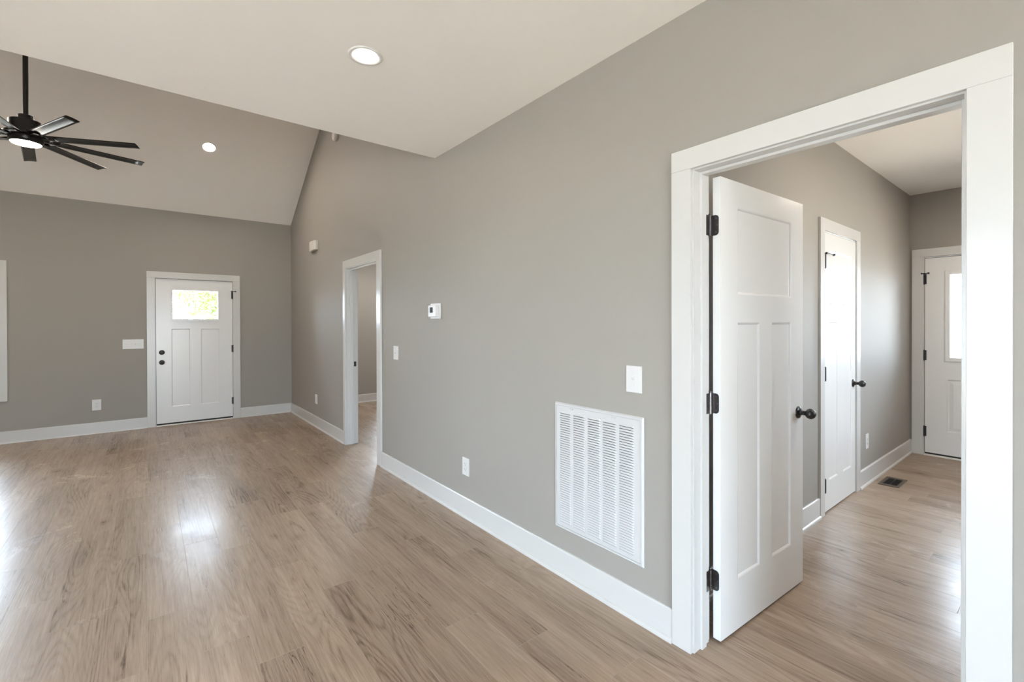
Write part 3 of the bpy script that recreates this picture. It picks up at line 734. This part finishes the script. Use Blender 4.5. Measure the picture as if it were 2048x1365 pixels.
# outer flange with sloping edge
def slopering(mb, w0, h0, y0_, w1, h1, y1_):
    A = [(-w0/2, y0_, -h0/2), (w0/2, y0_, -h0/2), (w0/2, y0_, h0/2), (-w0/2, y0_, h0/2)]; B = [(-w1/2, y1_, -h1/2), (w1/2, y1_, -h1/2), (w1/2, y1_, h1/2), (-w1/2, y1_, h1/2)]
    for i in range(4): mb.face([A[i], A[(i+1) % 4], B[(i+1) % 4], B[i]])
slopering(m, GW, GH, 0.0, GW, GH, -0.003); slopering(m, GW, GH, -0.003, GW-0.012, GH-0.012, -0.010); slopering(m, GW-0.012, GH-0.012, -0.010, GW-0.030, GH-0.030, -0.010); slopering(m, GW-0.030, GH-0.030, -0.010, GW-0.030, GH-0.030, -0.001)
m.build('frame', 'grille_enamel', o)
m = MB(); iw, ih = GW-0.033, GH-0.033; fy = -0.0085
ncol = 5; x_edges = [(-0.255, -0.170), (-0.1530, -0.0675), (-0.0485, 0.0385), (0.0530, 0.1400), (0.1570, 0.2440)]
zb, zt = -0.3115, 0.3045; nrow = 48; pz = (zt-zb)/nrow
zs_ = [-ih/2, zb, zt, ih/2]
# flat stamped face around the louvre banks
xs_ = [-iw/2]+[q for e in x_edges for q in e]+[iw/2]
for i in range(0, len(xs_), 2):
    m.face([(xs_[i], fy, zb), (xs_[i+1], fy, zb), (xs_[i+1], fy, zt), (xs_[i], fy, zt)])
m.face([(-iw/2, fy, -ih/2), (iw/2, fy, -ih/2), (iw/2, fy, zb), (-iw/2, fy, zb)]); m.face([(-iw/2, fy, zt), (iw/2, fy, zt), (iw/2, fy, ih/2), (-iw/2, fy, ih/2)])
slopering(m, iw, ih, fy, iw, ih, 0.0)
for a, b in x_edges:
    for r_ in range(nrow):
        z0_ = zb+pz*r_
        # eyelid blade: springs from the face at its top, lip swells out at the bottom, open slot underneath
        zt_ = z0_+pz; w_ = b-a; xsn = [0, 0.003, 0.007, 0.012, w_-0.012, w_-0.007, w_-0.003, w_]; amp = [0, 0.45, 0.8, 1, 1, 0.8, 0.45, 0]
        rowv = []
        for dz_, out_ in ((0, 0.0), (0.0022, 0.0016), (0.0048, 0.0038), (0.0078, 0.0052)):
            rowv.append([m.bm.verts.new((a+x_, fy-out_*q_, zt_-dz_*(1.50-0.42*q_))) for x_, q_ in zip(xsn, amp)])
        for A_, B_ in zip(rowv, rowv[1:]):
            for k in range(7):
                f = m.bm.faces.new((A_[k], B_[k], B_[k+1], A_[k+1])); f.smooth = True
m.build('louver_panel', 'grille_enamel', o, normals=False)
for x in (-0.175, 0.115):
    m = MB(); m.box((x, fy-0.004, ih/2-0.014), (x+0.022, fy, ih/2-0.005), 0.0012); m.cyl(0.003, (x-0.004, fy-0.003, ih/2-0.0095), (x-0.004, fy, ih/2-0.0095), 12)
    m.build('latch', 'grille_enamel', o)
m = MB(); m.box((-0.270, 0.012, -0.325), (0.270, 0.020, 0.325)); m.build('filter', 'filter_shade_grey', o)  # filter coloured dark to stand for the shade behind the louvres

# floor register in the hall
o = empty('floor_register', (5.130, 1.078, 0.0)); tag(o, 'bronze floor register in the hall, by the baseboard', 'floor vent')
m = MB(); 
def hring(mb, wo, ho, wi, hi, z0, z1, bv=0.0):
    mb.box((-wo/2, -ho/2, z0), (-wi/2, ho/2, z1), bv); mb.box((wi/2, -ho/2, z0), (wo/2, ho/2, z1), bv); mb.box((-wi/2, hi/2, z0), (wi/2, ho/2, z1), bv); mb.box((-wi/2, -ho/2, z0), (wi/2, -hi/2, z1), bv)
hring(m, 0.305, 0.145, 0.205, 0.095, 0.0, 0.005, 0.0015); m.build('frame', 'register_bronze', o)
m = MB()
for i in range(14):
    x = -0.1025+0.205*(i+0.5)/14; m.box((x-0.0022, -0.0475, 0.0005), (x+0.0022, 0.0475, 0.004))
m.box((-0.1025, -0.002, 0.0008), (0.1025, 0.002, 0.0045)); m.build('slats', 'black_metal', o)
m = MB(); m.box((-0.1025, -0.0475, 0.0), (0.1025, 0.0475, 0.0006)); m.build('duct_opening', 'dark_void', o)

# ------------------------------------------------------------------ recessed ceiling lights
def downlight(M, label, lens, r0=0.0825, r1=0.0560, group=None):
    o = empty('recessed_light', M=M); tag(o, label, 'ceiling light', group)
    m = MB(); m.lathe([(r0, 0.0), (r0, -0.003), (r0-0.003, -0.0055), (r0-0.010, -0.0060), (r1+0.006, -0.0035), (r1, 0.0)], 48); m.build('trim_ring', 'plastic_white', o)
    m = MB(); m.lathe([(r1, -0.0008), (0, -0.0012)], 48); m.build('lens', lens, o)
    return o
downlight(Matrix.Translation((0.8517, 2.2367, CZ)), 'glowing recessed light in the flat ceiling', 'diffuser_kitchen')
sx, sy = 0.6180, 6.970; sz = EZ+SL*(FY-sy)
ang = math.atan(SL)
MS = Matrix.Translation((sx, sy, sz)) @ Matrix.Rotation(-ang, 4, 'X')
downlight(MS, 'small glowing recessed light in the sloping vaulted ceiling', 'diffuser_vault')
G = 'kitchen row of recessed lights'
for x, y in ((-1.75, 2.2367), (0.55, -0.65), (-1.75, -0.65), (-3.4, 0.8)):
    downlight(Matrix.Translation((x, y, CZ)), 'recessed light of the kitchen row in the flat ceiling', 'diffuser_kitchen', group=G)
downlight(Matrix.Translation((-2.3, 6.970, sz)) @ Matrix.Rotation(-ang, 4, 'X'), 'recessed light in the sloping ceiling above the far window', 'diffuser_vault')
downlight(Matrix.Translation((3.40, 0.05, HZ)), 'recessed light in the hall ceiling near the open door', 'diffuser_hall')
downlight(Matrix.Translation((5.40, 0.0, HZ)), 'unseen recessed light added to brighten the hall end wall', 'diffuser_hall')  # second hall lamp, added out of view to lift the end wall
downlight(Matrix.Translation((3.15, 6.95, 2.74)), 'unseen lamp added in the far room to throw light through the doorway', 'added_room_emitter')  # added out of view, placed to cast the doorway's light pool

# ------------------------------------------------------------------ ceiling fan, nine blades
FX, FYc, FZ = -0.8086, 5.646, 3.0117
fan = empty('ceiling_fan', (FX, FYc, FZ)); tag(fan, 'black nine-blade ceiling fan with a round glowing light', 'ceiling fan')
m = MB(); m.cyl(0.0175, (0, 0, 0.14), (0, 0, RZ-FZ-0.06), 20); m.build('downrod', 'fan_black', fan)
m = MB(); m.lathe([(0.02, RZ-FZ-0.13), (0.05, RZ-FZ-0.12), (0.075, RZ-FZ-0.05), (0.078, RZ-FZ-0.01)], 32); m.build('canopy', 'fan_black', fan)
m = MB()
for pr in ([(0, 0.185), (0.046, 0.185), (0.052, 0.181)], [(0.052, 0.181), (0.053, 0.136)], [(0.053, 0.136), (0.100, 0.134), (0.108, 0.129)], [(0.108, 0.129), (0.110, 0.034)], [(0.110, 0.034), (0.140, 0.028), (0.146, 0.022)], [(0.146, 0.022), (0.146, 0.004)], [(0.146, 0.004), (0.120, -0.004), (0.0, -0.006)]):
    m.lathe(pr, 48)
m.build('motor_housing', 'fan_black', fan)
lk = MB(); lk.lathe([(0.112, -0.004), (0.110, -0.030), (0.102, -0.050), (0.096, -0.052)], 48); lko = lk.build('light_kit', 'fan_black', fan)
m = MB(); m.lathe([(0.096, -0.050), (0.090, -0.058), (0.065, -0.064), (0.03, -0.067), (0.0, -0.068)], 48); m.build('light_diffuser', 'fan_diffuser', lko)
BR, BWD, BP = 0.8092, 0.0882, -0.1925
def blade_mesh():
    m = MB(); n = 10; th_ = 0.004; rows = []
    c, s = math.cos(BP), math.sin(BP)
    for i in range(n+1):
        r = 0.150+(BR-0.150)*i/n; row = []
        for j in range(7):
            q = -0.5+j/6; tt = q*BWD; camber = 0.0035*(1-(2*q)**2)
            for k in (0, 1):
                off = camber+(th_ if k else 0)
                row.append(m.bm.verts.new((r, tt*c-off*s, tt*s+off*c)))
        rows.append(row)
    for A, B in zip(rows, rows[1:]):
        for j in range(6):
            for k in (0, 1):
                q = (A[2*j+k], B[2*j+k], B[2*j+2+k], A[2*j+2+k]); f = m.bm.faces.new(q if k else q[::-1]); f.smooth = True
        m.bm.faces.new((A[0], A[1], B[1], B[0])); m.bm.faces.new((A[12], B[12], B[13], A[13]))
    for A in (rows[0], rows[-1]):
        for j in range(6): m.bm.faces.new((A[2*j], A[2*j+2], A[2*j+3], A[2*j+1]))
    return m
def bracket_mesh():
    m = MB(); m.box((0.10, -0.018, -0.010), (0.205, 0.018, -0.004), 0.0015); m.cyl(0.004, (0.17, -0.009, -0.004), (0.17, -0.009, 0.006), 10); m.cyl(0.004, (0.19, 0.009, -0.004), (0.19, 0.009, 0.006), 10); return m
b0 = blade_mesh().build('blade', 'fan_black', fan); k0 = bracket_mesh().build('blade_bracket', 'fan_black', b0)
for i in range(9):
    a = R(16.185+40*i)
    if i == 0: b = b0
    else:
        b = b0.copy(); COL.objects.link(b); b.parent = fan
        k = k0.copy(); COL.objects.link(k); k.parent = b
    b.rotation_euler = (0, 0, a)

# ------------------------------------------------------------------ outdoors: ground and trees seen through the entry glass
m = MB(); m.face([(-60, -60, -0.45), (60, -60, -0.45), (60, 90, -0.45), (-60, 90, -0.45)]); tag(m.build('ground', 'bounce_ground'), 'pale ground outside the house, toned for the light it bounces', 'ground', kind='structure')
def tree(loc, h, spread, nleaf, seed, label, low=0.25):
    rnd = random.Random(seed); o = empty('leafy_tree', loc); tag(o, label, 'tree')
    t = MB(); tips = []
    def limb(p, d, L, r, lev):
        n = 4; q = p.copy(); dd = d.copy()
        for i in range(n):
            nq = q+dd*L/n; t.cyl(r*(1-0.15*i), q, nq, 7); q = nq
            dd = (dd+Vector((rnd.uniform(-.2, .2), rnd.uniform(-.2, .2), rnd.uniform(-.05, .12)))).normalized()
            if lev < 3 and i >= 1:
                for _ in range(2):
                    a = rnd.uniform(0, 2*math.pi); e = Vector((math.cos(a), math.sin(a), rnd.uniform(-0.1, .7))).normalized()
                    limb(q, e, L*rnd.uniform(.4, .62), r*0.45, lev+1)
            if lev >= 1: tips.append(q.copy())
        tips.append(q)
    limb(Vector((0, 0, 0)), Vector((0.02, 0, 1)), h*0.75, 0.09, 0)
    t.build('trunk', 'bark', o)
    f = MB()
    for i in range(nleaf):
        p = rnd.choice(tips)+Vector((rnd.gauss(0, spread), rnd.gauss(0, spread), rnd.gauss(0, spread)))
        s = rnd.uniform(0.035, 0.075); u = Vector((rnd.gauss(0, 1), rnd.gauss(0, 1), rnd.gauss(0, 1))).normalized(); v = u.orthogonal().normalized()
        f.face([p-u*s, p+v*s*0.45, p+u*s, p-v*s*0.45])
    f.build('foliage', 'leaf_green', o, normals=False)
tree((2.0, 16.5, -0.45), 3.6, 0.30, 5200, 5, 'leafy tree outside, showing in the right half of the entry door glass')
tree((0.9, 28.0, -0.45), 4.8, 0.35, 3500, 9, 'more distant leafy tree outside, behind the left half of the entry door glass')
